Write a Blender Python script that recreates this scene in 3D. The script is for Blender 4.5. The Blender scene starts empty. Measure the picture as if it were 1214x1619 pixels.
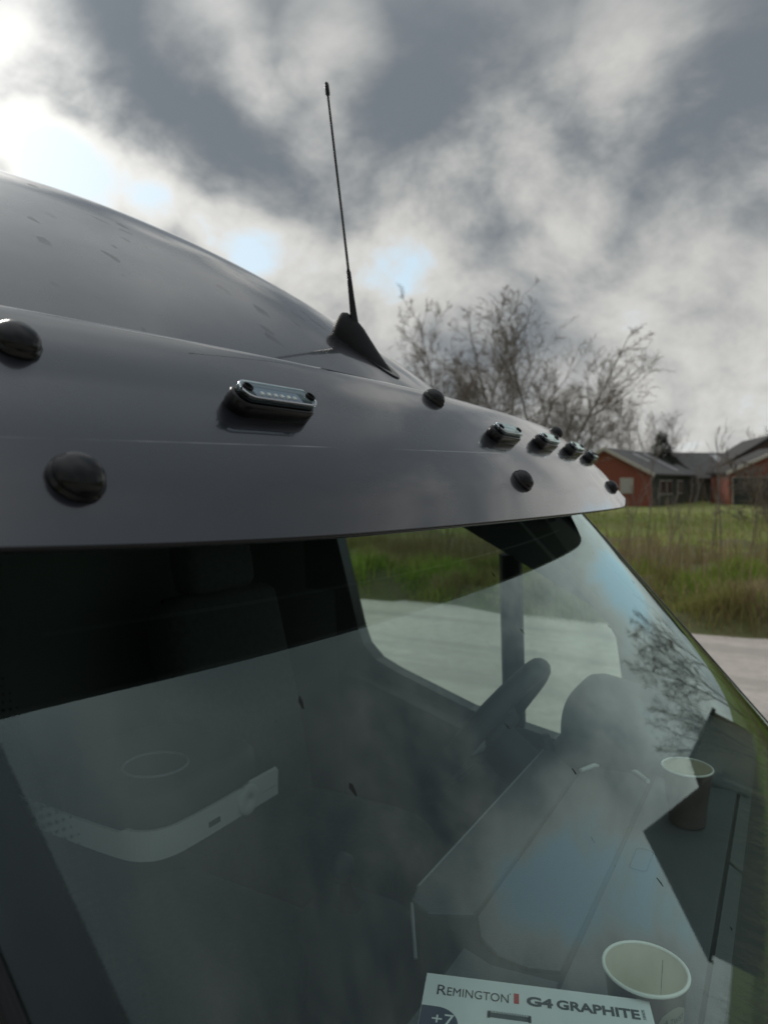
import bpy, math, random
import numpy as np
from mathutils import Vector, Matrix
from mathutils.geometry import tessellate_polygon

scene = bpy.context.scene
CAMZ = 2.05                       # eye height above the road
THETA = math.radians(29.7)        # the lens looks across the van, turned this far to its rear
CAM = np.array([0.0, -1.105, CAMZ])
RIGHT = np.array([math.cos(THETA), math.sin(THETA), 0.0])
FWD = np.array([-math.sin(THETA), math.cos(THETA), 0.0])

# ------------------------------------------------------------------ camera
cd = bpy.data.cameras.new('camera'); cam = bpy.data.objects.new('camera', cd)
scene.collection.objects.link(cam); scene.camera = cam
cam.location = CAM
cam.rotation_euler = (math.pi / 2, 0, THETA)
cd.sensor_fit = 'VERTICAL'; cd.sensor_height = 9.8; cd.sensor_width = 7.35
cd.lens = 9.8 * 1122 / 1619
cd.shift_y = -47.5 / 1619
cd.clip_start = 0.02; cd.clip_end = 3000
cd.dof.use_dof = True; cd.dof.focus_distance = 0.85; cd.dof.aperture_fstop = 1.6

# ------------------------------------------------------------------ sun and sky
SUN_EL = math.radians(32); SUN_AZ = math.radians(-39)     # to the left of the view axis, behind the clouds
sd_h = RIGHT * math.sin(SUN_AZ) + FWD * math.cos(SUN_AZ)
SUN = np.array([sd_h[0] * math.cos(SUN_EL), sd_h[1] * math.cos(SUN_EL), math.sin(SUN_EL)])
sl = bpy.data.lights.new('sun', 'SUN'); sl.energy = 1.0; sl.angle = math.radians(14); sl.color = (1, .95, .86)
so = bpy.data.objects.new('sun', sl); scene.collection.objects.link(so)
so.rotation_euler = Vector(SUN).to_track_quat('Z', 'Y').to_euler()

scene.view_settings.view_transform = 'Standard'; scene.view_settings.look = 'None'
scene.view_settings.exposure = 0.6; scene.view_settings.gamma = 1.0
scene.view_settings.use_curve_mapping = False

world = bpy.data.worlds.new('World'); scene.world = world; world.use_nodes = True
class NT:
    """small helper around a node tree"""
    def __init__(s, tree): s.t = tree; s.n = tree.nodes; s.l = tree.links
    def node(s, typ, ins=None, **kw):
        n = s.n.new(typ)
        for k, v in kw.items(): setattr(n, k, v)
        for k, v in (ins or {}).items(): s.put(n.inputs[k], v)
        return n
    def put(s, sock, v):
        if hasattr(v, 'is_output'): s.l.new(v, sock)
        else: sock.default_value = v
    def math(s, op, a, b=0.0, c=0.0, clamp=False):
        n = s.n.new('ShaderNodeMath'); n.operation = op; n.use_clamp = clamp
        s.put(n.inputs[0], a); s.put(n.inputs[1], b); s.put(n.inputs[2], c); return n.outputs[0]
    def vmath(s, op, a, b=None):
        n = s.n.new('ShaderNodeVectorMath'); n.operation = op
        s.put(n.inputs[0], a)
        if b is not None: s.put(n.inputs[3 if op == 'SCALE' else 1], b)
        return n.outputs['Value'] if op in ('DOT_PRODUCT', 'LENGTH') else n.outputs['Vector']
    def mix(s, f, a, b, typ='MIX'):
        n = s.n.new('ShaderNodeMix'); n.data_type = 'RGBA'; n.blend_type = typ
        s.put(n.inputs[0], f); s.put(n.inputs[6], a); s.put(n.inputs[7], b); return n.outputs[2]
    def step(s, v, lo, hi, a=0.0, b=1.0):
        n = s.n.new('ShaderNodeMapRange'); n.interpolation_type = 'SMOOTHSTEP'
        s.put(n.inputs[0], v); s.put(n.inputs[1], lo); s.put(n.inputs[2], hi); s.put(n.inputs[3], a); s.put(n.inputs[4], b)
        return n.outputs[0]
    def noise(s, vec, scale, detail=4.0, rough=.55, dist=0.0, out='Fac'):
        n = s.node('ShaderNodeTexNoise'); n.inputs['Scale'].default_value = scale
        n.inputs['Detail'].default_value = detail; n.inputs['Roughness'].default_value = rough
        n.inputs['Distortion'].default_value = dist
        if vec is not None: s.l.new(vec, n.inputs['Vector'])
        return n.outputs[out]

def look(px, py):
    d = RIGHT * ((px - 607) / 1122) + FWD + np.array([0, 0, -(py - 762) / 1122])
    return d / np.linalg.norm(d)

w = NT(world.node_tree); w.n.clear()
sky = w.node('ShaderNodeTexSky', sky_type='NISHITA', sun_disc=False, sun_elevation=SUN_EL,
             sun_rotation=math.atan2(SUN[0], SUN[1]), altitude=10, air_density=1.0, dust_density=1.6, ozone_density=1.0)
D = w.vmath('NORMALIZE', w.node('ShaderNodeTexCoord').outputs['Generated'])
sep = w.node('ShaderNodeSeparateXYZ', {0: D})
dz = w.math('ADD', w.math('MAXIMUM', sep.outputs[2], 0.0), 0.85)
plane = w.vmath('SCALE', D, w.math('DIVIDE', 1.0, dz))
warp = w.vmath('SCALE', w.noise(plane, 2.4, 1.0, out='Color'), 0.22)
pw = w.vmath('ADD', plane, warp)
pw = w.vmath('ADD', pw, (3.1, 7.4, 1.7))
n1 = w.noise(pw, 2.3, 2.0, .5)
n2 = w.noise(pw, 6.6, 7.0, .62)
dens = w.math('ADD', w.math('ADD', w.math('MULTIPLY', n1, 0.34), w.math('MULTIPLY', n2, 0.62)), 0.075)
# overhead the broken cloud closes into an even layer
dens = w.math('MULTIPLY_ADD', w.math('SUBTRACT', dens, .56), w.step(sep.outputs[2], .40, .62, 1.0, .22), .56)
def sky_at(az, el): a, e = math.radians(az), math.radians(el); return (RIGHT * math.sin(a) + FWD * math.cos(a)) * math.cos(e) + np.array([0, 0, math.sin(e)])
# where the cloud cover is thick or torn (direction on the sky, half-width in degrees, amount)
for d_, deg, amt in [(look(60, 245), 2.6, -.20), (look(120, 275), 2.6, -.17), (look(190, 315), 2.8, -.16), (look(270, 350), 2.4, -.14), (look(370, 390), 2.8, -.17), (look(450, 440), 3.2, -.17), (look(570, 485), 4.0, -.12),
                     (look(240, 355), 1.4, .08), (look(290, 380), 1.3, .08), (look(15, 250), 1.2, .10),
                     (look(-40, 110), 6, -.14), (look(50, 165), 2.6, .09), (look(130, 215), 2.2, .07), (look(90, 215), 3, -.10), (look(190, 245), 3, -.10), (look(290, 295), 3, -.09), (look(400, 350), 3, -.08), (look(60, 60), 3, -.06),
                     (look(330, 60), 3.2, -.13), (look(410, 130), 2.2, -.09), (look(530, 75), 3, -.13), (look(470, 195), 2.8, -.09), (look(520, 240), 2.4, -.07),
                     (look(770, 255), 3.6, -.13), (look(690, 325), 3.6, -.11), (look(880, 330), 3.6, -.12), (look(620, 385), 3.2, -.10), (look(950, 420), 3.6, -.10), (look(890, 180), 3, -.10), (look(990, 170), 2.4, -.08), (look(1080, 600), 8, -.13), (look(1010, 40), 3, -.09), (look(740, 440), 4, -.12), (look(1080, 400), 3, -.06), (look(940, 60), 3, -.06),
                     (look(640, 190), 7, .09), (look(180, 120), 6, .12), (look(360, 210), 5, .11), (look(790, 60), 7, .06), (look(755, 360), 3, .12), (look(1140, 220), 10, .05), (look(1120, 480), 7, .05), (look(420, 20), 5, .05),
                     (sky_at(57, 8), 5, -.17), (sky_at(61, 11), 5, -.17), (sky_at(65, 14), 4.5, -.15), (sky_at(48, 5), 5, -.14), (sky_at(62, 3), 5, -.11), (sky_at(38, 9), 6, -.16), (look(1170, 620), 8, -.10), (sky_at(36, 13), 7, -.08), (sky_at(33, 50), 16, .14), (sky_at(52, 18), 8, .11), (sky_at(125, 48), 17, .06)]:
    dp = w.vmath('DOT_PRODUCT', D, tuple(d_))
    c_ = math.cos(math.radians(deg * 1.45)); b = w.math('MULTIPLY_ADD', dp, 1 / (1 - c_), -c_ / (1 - c_), clamp=True)
    dens = w.math('MULTIPLY_ADD', b, amt, dens)
sund = w.math('MAXIMUM', w.vmath('DOT_PRODUCT', D, tuple(SUN)), 0.0)
cover = w.step(dens, 0.27, 0.41)
thick = w.step(dens, 0.34, 0.695)
cloud = w.mix(thick, (4.4, 4.35, 4.15, 1), (1.16, 1.33, 1.50, 1))
glow = w.math('ADD', 1.0, w.math('MULTIPLY', w.math('POWER', sund, 14.0), w.step(thick, 0.0, 1.0, .85, 0.12)))
glow = w.math('ADD', glow, w.math('MULTIPLY', w.math('POWER', sund, 60.0), 0.55))
cloud = w.vmath('SCALE', cloud, glow)
# a clouded sky grows brighter towards the zenith
cloud = w.vmath('SCALE', cloud, w.step(sep.outputs[2], .50, 1.0, 1.0, 2.5))
blue = w.mix(0.82, sky.outputs[0], (4.1, 5.2, 5.9, 1))
skyc = w.mix(cover, blue, cloud)
world.cycles.sampling_method = 'NONE'      # the clouded sky is smooth enough without
scene.cycles.max_bounces = 8; scene.cycles.diffuse_bounces = 3; scene.cycles.glossy_bounces = 4; scene.cycles.transparent_max_bounces = 12
bg = w.node('ShaderNodeBackground', {'Color': skyc, 'Strength': 0.1})
w.l.new(bg.outputs[0], w.node('ShaderNodeOutputWorld').inputs['Surface'])

# ------------------------------------------------------------------ materials
MATS = {}
def newmat(name):
    m = bpy.data.materials.new(name); m.use_nodes = True; t = NT(m.node_tree); t.n.clear()
    t.out = t.node('ShaderNodeOutputMaterial'); MATS[name] = m; return m, t
def principled(name, col, rough=.5, bump=0.0, bscale=200., var=0.0, vscale=20., spec=.5, metal=0.0, coat=0.0, coatr=.03, col2=None, objc=True, detail=5.):
    m, t = newmat(name)
    vec = t.node('ShaderNodeTexCoord').outputs['Object']
    c = (*col, 1)
    if var or col2:
        nz = t.noise(vec, vscale, detail, .6)
        c2 = (*(col2 or tuple(x * (1 - var) for x in col)), 1)
        c = t.mix(t.step(nz, .3, .7), c, c2)
    p = t.node('ShaderNodeBsdfPrincipled', {'Base Color': c, 'Roughness': rough, 'Metallic': metal, 'Specular IOR Level': spec, 'Coat Weight': coat, 'Coat Roughness': coatr})
    if bump:
        b = t.node('ShaderNodeBump', {'Strength': bump, 'Distance': .002, 'Height': t.noise(vec, bscale, 3.)})
        t.l.new(b.outputs[0], p.inputs['Normal'])
    t.l.new(p.outputs[0], t.out.inputs[0]); t.p = p
    return m
def glass(name, tint, f0=.045, extra=1.85, dust=0.0, specks=False, rough=0.0, border=0.0):
    """thin pane: tinted see-through plus the mirror reflection of both faces (Schlick)"""
    m, t = newmat(name)
    g = t.node('ShaderNodeNewGeometry')
    c = t.math('ABSOLUTE', t.vmath('DOT_PRODUCT', g.outputs['Normal'], g.outputs['Incoming']))
    F = t.math('ADD', f0, t.math('MULTIPLY', 1 - f0, t.math('POWER', t.math('SUBTRACT', 1.0, c, clamp=True), 5.0)))
    R = t.math('DIVIDE', t.math('MULTIPLY', F, 2.0), t.math('ADD', F, 1.0), clamp=True)
    if border:      # over the black print the inner face of the pane does not mirror
        oy = t.math('ABSOLUTE', t.node('ShaderNodeSeparateXYZ', {0: t.node('ShaderNodeTexCoord').outputs['Object']}).outputs[1])
        R = t.math('SUBTRACT', R, t.math('MULTIPLY', t.math('GREATER_THAN', oy, border), t.math('SUBTRACT', R, F)))
    tr = t.node('ShaderNodeBsdfTransparent', {'Color': (*tint, 1)})
    gl = t.node('ShaderNodeBsdfGlossy', {'Color': (.78, .97, .95, 1), 'Roughness': rough})
    base = tr.outputs[0]
    if dust:
        vec = t.node('ShaderNodeTexCoord').outputs['Object']
        dm = t.math('MULTIPLY', t.step(t.noise(vec, 3., 5., .6), .3, .75), dust)
        df = t.node('ShaderNodeBsdfDiffuse', {'Color': (.55, .54, .5, 1)})
        mx = t.node('ShaderNodeMixShader', {0: dm, 1: base, 2: df.outputs[0]}); base = mx.outputs[0]
    mx = t.node('ShaderNodeMixShader', {0: R, 1: base, 2: gl.outputs[0]})
    fin = mx.outputs[0]
    if specks:      # dead flies and road splashes dried on the pane
        mp = t.node('ShaderNodeMapping', {'Vector': vec, 'Scale': (105., 240., 115.), 'Rotation': (.5, .2, .4)})
        v = t.node('ShaderNodeTexVoronoi', {'Vector': mp.outputs[0], 'Scale': 1.0, 'Randomness': 1.0})
        rare = t.math('GREATER_THAN', t.node('ShaderNodeSeparateColor', {0: v.outputs['Color']}).outputs[0], .988)
        dot = t.math('MULTIPLY', t.step(v.outputs['Distance'], t.math('MULTIPLY', t.node('ShaderNodeSeparateColor', {0: v.outputs['Color']}).outputs[1], .26), .02), rare)
        dot = t.math('MULTIPLY', dot, t.step(t.noise(vec, 6., 2.), .45, .6, 0., .8))
        df = t.node('ShaderNodeBsdfDiffuse', {'Color': (.02, .02, .018, 1)})
        mx = t.node('ShaderNodeMixShader', {0: dot, 1: fin, 2: df.outputs[0]}); fin = mx.outputs[0]
    t.l.new(fin, t.out.inputs[0]); return m

def make_paint():
    m, t = newmat('grey_paint')
    vec = t.node('ShaderNodeTexCoord').outputs['Object']
    col = (.008, .010, .016, 1)
    # dried splashes drawn backwards by the wind, and dust
    mp = t.node('ShaderNodeMapping', {'Vector': vec, 'Scale': (22., 85., 27.), 'Rotation': (0, 0, .12)})
    mp.inputs['Location'].default_value = (2.3, 1.1, .4)
    v = t.node('ShaderNodeTexVoronoi', {'Vector': mp.outputs[0], 'Scale': 1.0})
    sc = t.node('ShaderNodeSeparateColor', {0: v.outputs['Color']})
    rare = t.math('GREATER_THAN', sc.outputs[0], .80)
    spot = t.math('MULTIPLY', t.step(v.outputs['Distance'], t.math('MULTIPLY', sc.outputs[1], .26), .04), rare)
    sep = t.node('ShaderNodeSeparateXYZ', {0: vec})
    spot = t.math('MULTIPLY', spot, t.step(sep.outputs[0], -.58, -.72))      # only the roof behind the visor caught them
    spot = t.math('MULTIPLY', spot, t.step(t.noise(vec, 3.5, 2.), .42, .62, 0., .6))
    dust = t.math('MULTIPLY', t.noise(vec, 9., 6., .65), .05)
    c = t.mix(dust, col, (.30, .29, .27, 1))
    c = t.mix(spot, c, (.035, .033, .03, 1))
    # a thin bright reflection painted in, and a few chips, along the visor face
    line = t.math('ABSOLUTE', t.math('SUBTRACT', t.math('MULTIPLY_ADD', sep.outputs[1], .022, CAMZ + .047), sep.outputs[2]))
    glint_chips = t.math('MULTIPLY', t.step(line, .0009, .0003), t.step(t.noise(t.vmath('MULTIPLY', vec, (0., 3.2, 0.)), 1.0, 4.), .42, .6))
    glint_chips = t.math('MULTIPLY', glint_chips, t.step(sep.outputs[0], -.62, -.55, 0., .55))
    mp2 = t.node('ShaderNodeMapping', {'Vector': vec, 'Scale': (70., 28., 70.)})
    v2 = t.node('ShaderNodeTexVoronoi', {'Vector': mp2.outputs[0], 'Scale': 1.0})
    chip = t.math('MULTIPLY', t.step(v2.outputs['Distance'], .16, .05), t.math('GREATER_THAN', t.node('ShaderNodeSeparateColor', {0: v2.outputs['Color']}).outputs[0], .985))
    glint_chips = t.math('MAXIMUM', glint_chips, t.math('MULTIPLY', chip, .6))
    c = t.mix(glint_chips, c, (.42, .42, .43, 1))
    ro = t.math('ADD', t.math('MULTIPLY', t.noise(vec, 14., 5.), .08), .24)
    nrm = t.node('ShaderNodeBump', {'Strength': .05, 'Distance': .002, 'Height': t.noise(vec, 9., 3.)})
    p = t.node('ShaderNodeBsdfPrincipled', {'Base Color': c, 'Roughness': ro, 'Metallic': .3, 'Specular IOR Level': .3, 'Coat Weight': t.math('SUBTRACT', 1.0, spot), 'Coat Roughness': t.math('ADD', .035, t.math('MULTIPLY', dust, .5)), 'Coat Normal': nrm.outputs[0]})
    t.l.new(p.outputs[0], t.out.inputs[0]); return m
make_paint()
principled('rubber', (.0035, .0035, .0045), .22, spec=.30)
principled('lamp_rubber', (.003, .003, .0045), .22, .08, 120., spec=.3)
principled('black_plastic', (.004, .004, .0045), .45, .3, 350., spec=.10)
principled('matte_black', (.008, .008, .009), .7)
principled('underside', (.012, .012, .013), .5)
principled('chrome', (.55, .56, .6), .12, metal=1.0)
principled('lamp_white', (.26, .28, .34), .2, metal=.6)
principled('led', (.85, .82, .7), .15)
glass('lens', (.9, .93, .96), f0=.03)
glass('windscreen_glass', (.80, .92, .88), f0=.042, dust=.022, specks=True, border=.842)
glass('door_glass', (.80, .90, .85), f0=.042)
principled('frit', (.006, .006, .008), .8, spec=.0)
principled('dash_plastic', (.095, .104, .112), .55, .5, 420., var=.12, vscale=8.)
principled('dash_dark', (.034, .038, .042), .6, .4, 420.)
principled('groove', (.006, .007, .008), .8)
principled('trim_grey', (.23, .245, .26), .6, .2, 300.)
principled('trim_pale', (.68, .71, .71), .5, .1, 200.)
principled('liner', (.13, .145, .142), .9, .3, 300.)
principled('seat_fabric', (.05, .058, .057), .9, .8, 500., var=.25, vscale=60.)
principled('door_trim', (.06, .07, .078), .6, .4, 300.)
principled('cup_paper', (.70, .65, .53), .6, .1, 100., var=.06, vscale=30.)
principled('cup_rim', (.82, .82, .78), .45)
principled('cup_print', (.115, .085, .085), .55, var=.2, vscale=40.)
principled('cup_cream', (.33, .31, .27), .55)
principled('card_white', (.85, .86, .86), .45, var=.03, vscale=20.)
principled('card_side', (.20, .21, .23), .45)
principled('ink_grey', (.055, .06, .07), .5)
principled('ink_black', (.03, .03, .035), .5)
principled('ink_red', (.55, .05, .045), .5)
principled('ink_navy', (.05, .06, .11), .5)
principled('comb_grey', (.10, .11, .115), .4, var=.3, vscale=90.)
principled('tyre', (.02, .02, .02), .8, .4, 100.)
principled('rim_metal', (.4, .4, .42), .35, metal=.8)
principled('bark', (.12, .10, .085), .9, vscale=8., col2=(.20, .18, .16))
principled('twig', (.20, .165, .14), .9)
principled('conifer', (.018, .030, .016), .9, var=.4, vscale=3.)
principled('brick', (.28, .085, .058), .85, var=.3, vscale=6., detail=8.)
principled('brown_boards', (.12, .085, .065), .85, var=.3, vscale=4.)
principled('dark_boards', (.045, .050, .045), .85, var=.3, vscale=3.)
principled('tan_render', (.40, .33, .28), .9, var=.15, vscale=2.)
principled('roof_tile', (.115, .112, .110), .8, var=.35, vscale=2.5, detail=8.)
principled('roof_dark', (.045, .043, .043), .8, var=.3, vscale=2.5)
principled('pale_wood', (.50, .46, .42), .8)
principled('sheet_pale', (.42, .43, .44), .5)
principled('window_glass', (.04, .045, .05), .1)
principled('blind', (.42, .40, .38), .8)

def ground_mat(name, cols, scale, bump, bscale):
    m, t = newmat(name)
    vec = t.node('ShaderNodeTexCoord').outputs['Object']
    a = t.noise(vec, scale, 6., .65); b = t.noise(vec, scale * 14, 5., .7)
    c = t.mix(t.step(a, .35, .65), (*cols[0], 1), (*cols[1], 1))
    c = t.mix(t.step(b, .42, .62, 0., .6), c, (*cols[2], 1))
    bp = t.node('ShaderNodeBump', {'Strength': bump, 'Distance': .02, 'Height': t.noise(vec, bscale, 6., .7)})
    p = t.node('ShaderNodeBsdfPrincipled', {'Base Color': c, 'Roughness': .95, 'Normal': bp.outputs[0]})
    t.l.new(p.outputs[0], t.out.inputs[0]); return m, t, vec, c, p
m, t, vec, c, p = ground_mat('gravel_road', ((.50, .46, .42), (.43, .395, .36), (.36, .33, .30)), .45, .5, 30.)
mp = t.node('ShaderNodeMapping', {'Vector': vec, 'Scale': (.05, 1.0, 1.0)})       # wheel tracks and puddle stains run along the road
st = t.step(t.noise(mp.outputs[0], 1.1, 4., .6), .45, .62)
t.put(p.inputs['Base Color'], t.mix(t.math('MULTIPLY', st, .5), c, (.27, .25, .235, 1)))
ground_mat('field', ((.15, .19, .035), (.19, .20, .05), (.11, .14, .03)), .12, 1.0, 6.)
ground_mat('bank_soil', ((.09, .10, .03), (.12, .105, .05), (.06, .07, .025)), .8, 1.0, 10.)

def blade_mat(name, stops):
    m, t = newmat(name)
    geo = t.node('ShaderNodeNewGeometry')
    r = t.node('ShaderNodeValToRGB', {0: geo.outputs['Random Per Island']})
    e = r.color_ramp.elements
    e[0].position, e[0].color = stops[0][0], (*stops[0][1], 1); e[1].position, e[1].color = stops[-1][0], (*stops[-1][1], 1)
    for pos, cc in stops[1:-1]:
        k = e.new(pos); k.color = (*cc, 1)
    vec = t.node('ShaderNodeTexCoord').outputs['Object']
    pt = t.mix(t.step(t.noise(vec, .7, 3.), .4, .62, .0, .75), r.outputs[0], (.27, .23, .10, 1) if name == 'grass_blades' else (.16, .14, .05, 1))
    d = t.node('ShaderNodeBsdfDiffuse', {'Color': pt}); tl = t.node('ShaderNodeBsdfTranslucent', {'Color': pt})
    mx = t.node('ShaderNodeMixShader', {0: .35, 1: d.outputs[0], 2: tl.outputs[0]})
    t.l.new(mx.outputs[0], t.out.inputs[0])
blade_mat('grass_blades', [(0, (.14, .27, .035)), (.5, (.24, .38, .06)), (.8, (.33, .41, .08)), (1, (.48, .43, .19))])
blade_mat('dry_blades', [(0, (.19, .135, .085)), (.4, (.31, .235, .145)), (.85, (.46, .37, .23)), (1, (.17, .20, .06))])

# ------------------------------------------------------------------ mesh helpers
COL = scene.collection
class MB:
    def __init__(s): s.v = []; s.f = []; s.sm = []
    def add(s, vs, fs, smooth=False):
        o = len(s.v); s.v.extend([tuple(map(float, p)) for p in vs])
        s.f.extend([tuple(i + o for i in f) for f in fs]); s.sm.extend([smooth] * len(fs)); return s
    def box(s, c, size, rot=None, taper=1.0, bevel=0.0):
        hx, hy, hz = (x / 2 for x in size)
        if bevel:
            b = min(bevel, hx * .95, hy * .95, hz * .95); vs = []
            for z, k in ((-hz, b), (-hz + b, 0), (hz - b, 0), (hz, b)):
                ax, ay = hx - k, hy - k; q = max(b - k, 0) if k == 0 else 0
                q = b if k == 0 else 0
                if k == 0:
                    ring = [(ax - b, -ay), (ax, -ay + b), (ax, ay - b), (ax - b, ay), (-ax + b, ay), (-ax, ay - b), (-ax, -ay + b), (-ax + b, -ay)]
                else:
                    e = b * .4
                    ring = [(ax - e, -ay), (ax, -ay + e), (ax, ay - e), (ax - e, ay), (-ax + e, ay), (-ax, ay - e), (-ax, -ay + e), (-ax + e, -ay)]
                vs += [(x, y, z) for x, y in ring]
            fs = [tuple(range(7, -1, -1)), tuple(range(24, 32))]
            for r in range(3):
                for i in range(8):
                    j = (i + 1) % 8; fs.append((r * 8 + i, r * 8 + j, r * 8 + 8 + j, r * 8 + 8 + i))
        else:
            vs = [(x, y, z) for z in (-hz, hz) for x, y in ((-hx, -hy), (hx, -hy), (hx, hy), (-hx, hy))]
            fs = [(3, 2, 1, 0), (4, 5, 6, 7), (0, 1, 5, 4), (1, 2, 6, 5), (2, 3, 7, 6), (3, 0, 4, 7)]
        M = rot if rot is not None else Matrix.Identity(3)
        return s.add([tuple(M @ Vector(p) + Vector(c)) for p in vs], fs)
    def grid(s, P, smooth=True, flip=False, wrap=False):
        P = np.asarray(P, float); n, m = P.shape[:2]; fs = []
        for i in range(n - 1):
            for j in range(m if wrap else m - 1):
                k = (j + 1) % m
                q = (i * m + j, i * m + k, (i + 1) * m + k, (i + 1) * m + j)
                fs.append(q[::-1] if flip else q)
        return s.add(P.reshape(-1, 3), fs, smooth)
    def lathe(s, prof, n=24, M=None, smooth=True, cap=True):
        a = np.linspace(0, 2 * math.pi, n, endpoint=False)
        P = np.array([[(r * math.cos(t), r * math.sin(t), z) for t in a] for r, z in prof])
        o = len(s.v)
        if M is not None:
            P = np.array([[tuple(M @ Vector(p)) for p in row] for row in P])
        s.grid(P, smooth, wrap=True)
        if cap:
            for k, rev in ((0, True), (len(prof) - 1, False)):
                if prof[k][0] > 1e-5:
                    ids = [o + k * n + i for i in range(n)]
                    s.f.append(tuple(ids[::-1] if rev else ids)); s.sm.append(False)
        return s
    def tube(s, pts, rad, n=8, cap=True, closed=False):
        pts = [Vector(p) for p in pts]; N = len(pts)
        rad = rad if hasattr(rad, '__len__') else [rad] * N
        rows = []; up = Vector((.13, .21, .97))
        for i in range(N):
            d = (pts[(i + 1) % N if closed else min(i + 1, N - 1)] - pts[i - 1 if (closed or i) else 0]).normalized()
            a = d.cross(up)
            if a.length < .05: a = d.cross(Vector((1, 0, 0)))
            a.normalize(); b = d.cross(a)
            rows.append([tuple(pts[i] + (a * math.cos(t) + b * math.sin(t)) * rad[i]) for t in np.linspace(0, 2 * math.pi, n, endpoint=False)])
        o = len(s.v)
        if closed: rows.append(rows[0])
        s.grid(np.array(rows), True, wrap=True)
        if cap and not closed:
            s.f.append(tuple(o + i for i in range(n))); s.sm.append(False)
            s.f.append(tuple(o + (N - 1) * n + i for i in reversed(range(n)))); s.sm.append(False)
        return s
    def prism(s, poly, z0, z1, fn=lambda x, y, z: (x, y, z)):
        n = len(poly)
        vs = [fn(x, y, z0) for x, y in poly] + [fn(x, y, z1) for x, y in poly]
        fs = [tuple(range(n - 1, -1, -1)), tuple(range(n, 2 * n))] + [(i, (i + 1) % n, n + (i + 1) % n, n + i) for i in range(n)]
        return s.add(vs, fs)
    def build(s, name, mat, parent=None, smooth=None):
        me = bpy.data.meshes.new(name); me.from_pydata(s.v, [], s.f); me.update()
        me.polygons.foreach_set('use_smooth', s.sm if smooth is None else [smooth] * len(s.f))
        me.materials.append(MATS[mat])
        return link(bpy.data.objects.new(name, me), parent)
def link(o, parent=None):
    COL.objects.link(o)
    if parent is not None:
        o.parent = parent
        if parent.type == 'EMPTY': o.matrix_parent_inverse = Matrix.Translation(-Vector(parent.location))
    return o
def empty(name, loc, label, cat, group=None):
    o = bpy.data.objects.new(name, None); COL.objects.link(o); o.location = loc
    o['label'] = label; o['category'] = cat
    if group: o['group'] = group
    return o
def tag(o, label=None, cat=None, group=None, kind=None):
    for k, v in (('label', label), ('category', cat), ('group', group), ('kind', kind)):
        if v: o[k] = v
    return o
def np_mesh(name, V, F, mat, smooth=False, parent=None):
    me = bpy.data.meshes.new(name); k = F.shape[1]
    me.vertices.add(len(V)); me.vertices.foreach_set('co', np.ascontiguousarray(V, dtype=np.float32).ravel())
    me.loops.add(F.size); me.loops.foreach_set('vertex_index', np.ascontiguousarray(F, dtype=np.int32).ravel())
    me.polygons.add(len(F)); me.polygons.foreach_set('loop_start', np.arange(0, F.size, k, dtype=np.int32))
    if smooth: me.polygons.foreach_set('use_smooth', np.ones(len(F), bool))
    me.update(calc_edges=True); me.validate(); me.materials.append(MATS[mat])
    return link(bpy.data.objects.new(name, me), parent)

# ================================================================== the setting
rs = np.random.default_rng(7)
def sheet(name, x0, x1, y0, y1, nx, ny, zf, mat):
    X, Y = np.meshgrid(np.linspace(x0, x1, nx), np.linspace(y0, y1, ny), indexing='ij')
    o = MB().grid(np.stack([X, Y, zf(X, Y)], -1), flip=True).build(name, mat); o['kind'] = 'structure'; return o
def flat(z): return lambda X, Y: np.full_like(X, z)
sheet('ground', -1500, 1500, -1500, 1500, 3, 3, flat(-.06), 'field')
road_edge = lambda X: 9.35 + .16 * np.sin(X * .9) + .10 * np.sin(X * 2.3 + 1) + .06 * np.sin(X * 5.1)
sheet('road', -160, 160, -9, 9.9, 60, 12, lambda X, Y: .0 + .01 * np.sin(X * .4) * np.sin(Y * .7), 'gravel_road')
def bank_z(X, Y):
    s = np.clip((Y - road_edge(X)) / .9, 0, 1); s = s * s * (3 - 2 * s)
    b = np.clip((Y - 13) / 9, 0, 1); b = b * b * (3 - 2 * b)
    hum = .17 * np.sin(X * 1.7 + .4) * np.sin(Y * 1.3) + .10 * np.sin(X * 3.1 + Y * 2.2)
    return -.04 + s * (.34 + hum) - b * .16 - .04 * b
sheet('grass_bank', -60, 60, 8.7, 24, 260, 60, bank_z, 'bank_soil')
sheet('meadow', -200, 260, 20, 140, 30, 30, lambda X, Y: .10 + 0 * X, 'field')

def blades(name, X, Y, h, lean, wid, mat, label, cat, zf=bank_z, seg=2):
    n = len(X); Z = zf(X, Y) - .02
    a = rs.uniform(0, 2 * math.pi, n); b = rs.uniform(0, 2 * math.pi, n)
    dx, dy = np.cos(a) * wid / 2, np.sin(a) * wid / 2
    lx, ly = np.cos(b) * lean * h, np.sin(b) * lean * h
    base = np.stack([X, Y, Z], -1); side = np.stack([dx, dy, 0 * dx], -1)
    mid = base + np.stack([lx * .3, ly * .3, h * .6], -1); tip = base + np.stack([lx, ly, h * np.sqrt(np.clip(1 - lean ** 2 * .6, .1, 1))], -1)
    V = np.stack([base - side, base + side, mid + side * .7, mid - side * .7, tip], 1).reshape(-1, 3)
    i = np.arange(n)[:, None] * 5
    F = np.concatenate([i + [0, 1, 2], i + [0, 2, 3], i + [3, 2, 4]], 0)
    return tag(np_mesh(name, V, F, mat), label, cat, kind='stuff')
def clumped(n, x0, x1, y0, y1, k, spread):
    cxs = rs.uniform(x0, x1, k); cys = rs.uniform(y0, y1, k); i = rs.integers(0, k, n)
    return cxs[i] + rs.normal(0, spread, n), cys[i] + rs.normal(0, spread, n)
X, Y = clumped(64000, -17, 14, 9.5, 13.4, 300, .24); m_ = Y > road_edge(X) - .05; X, Y = X[m_], Y[m_]
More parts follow.
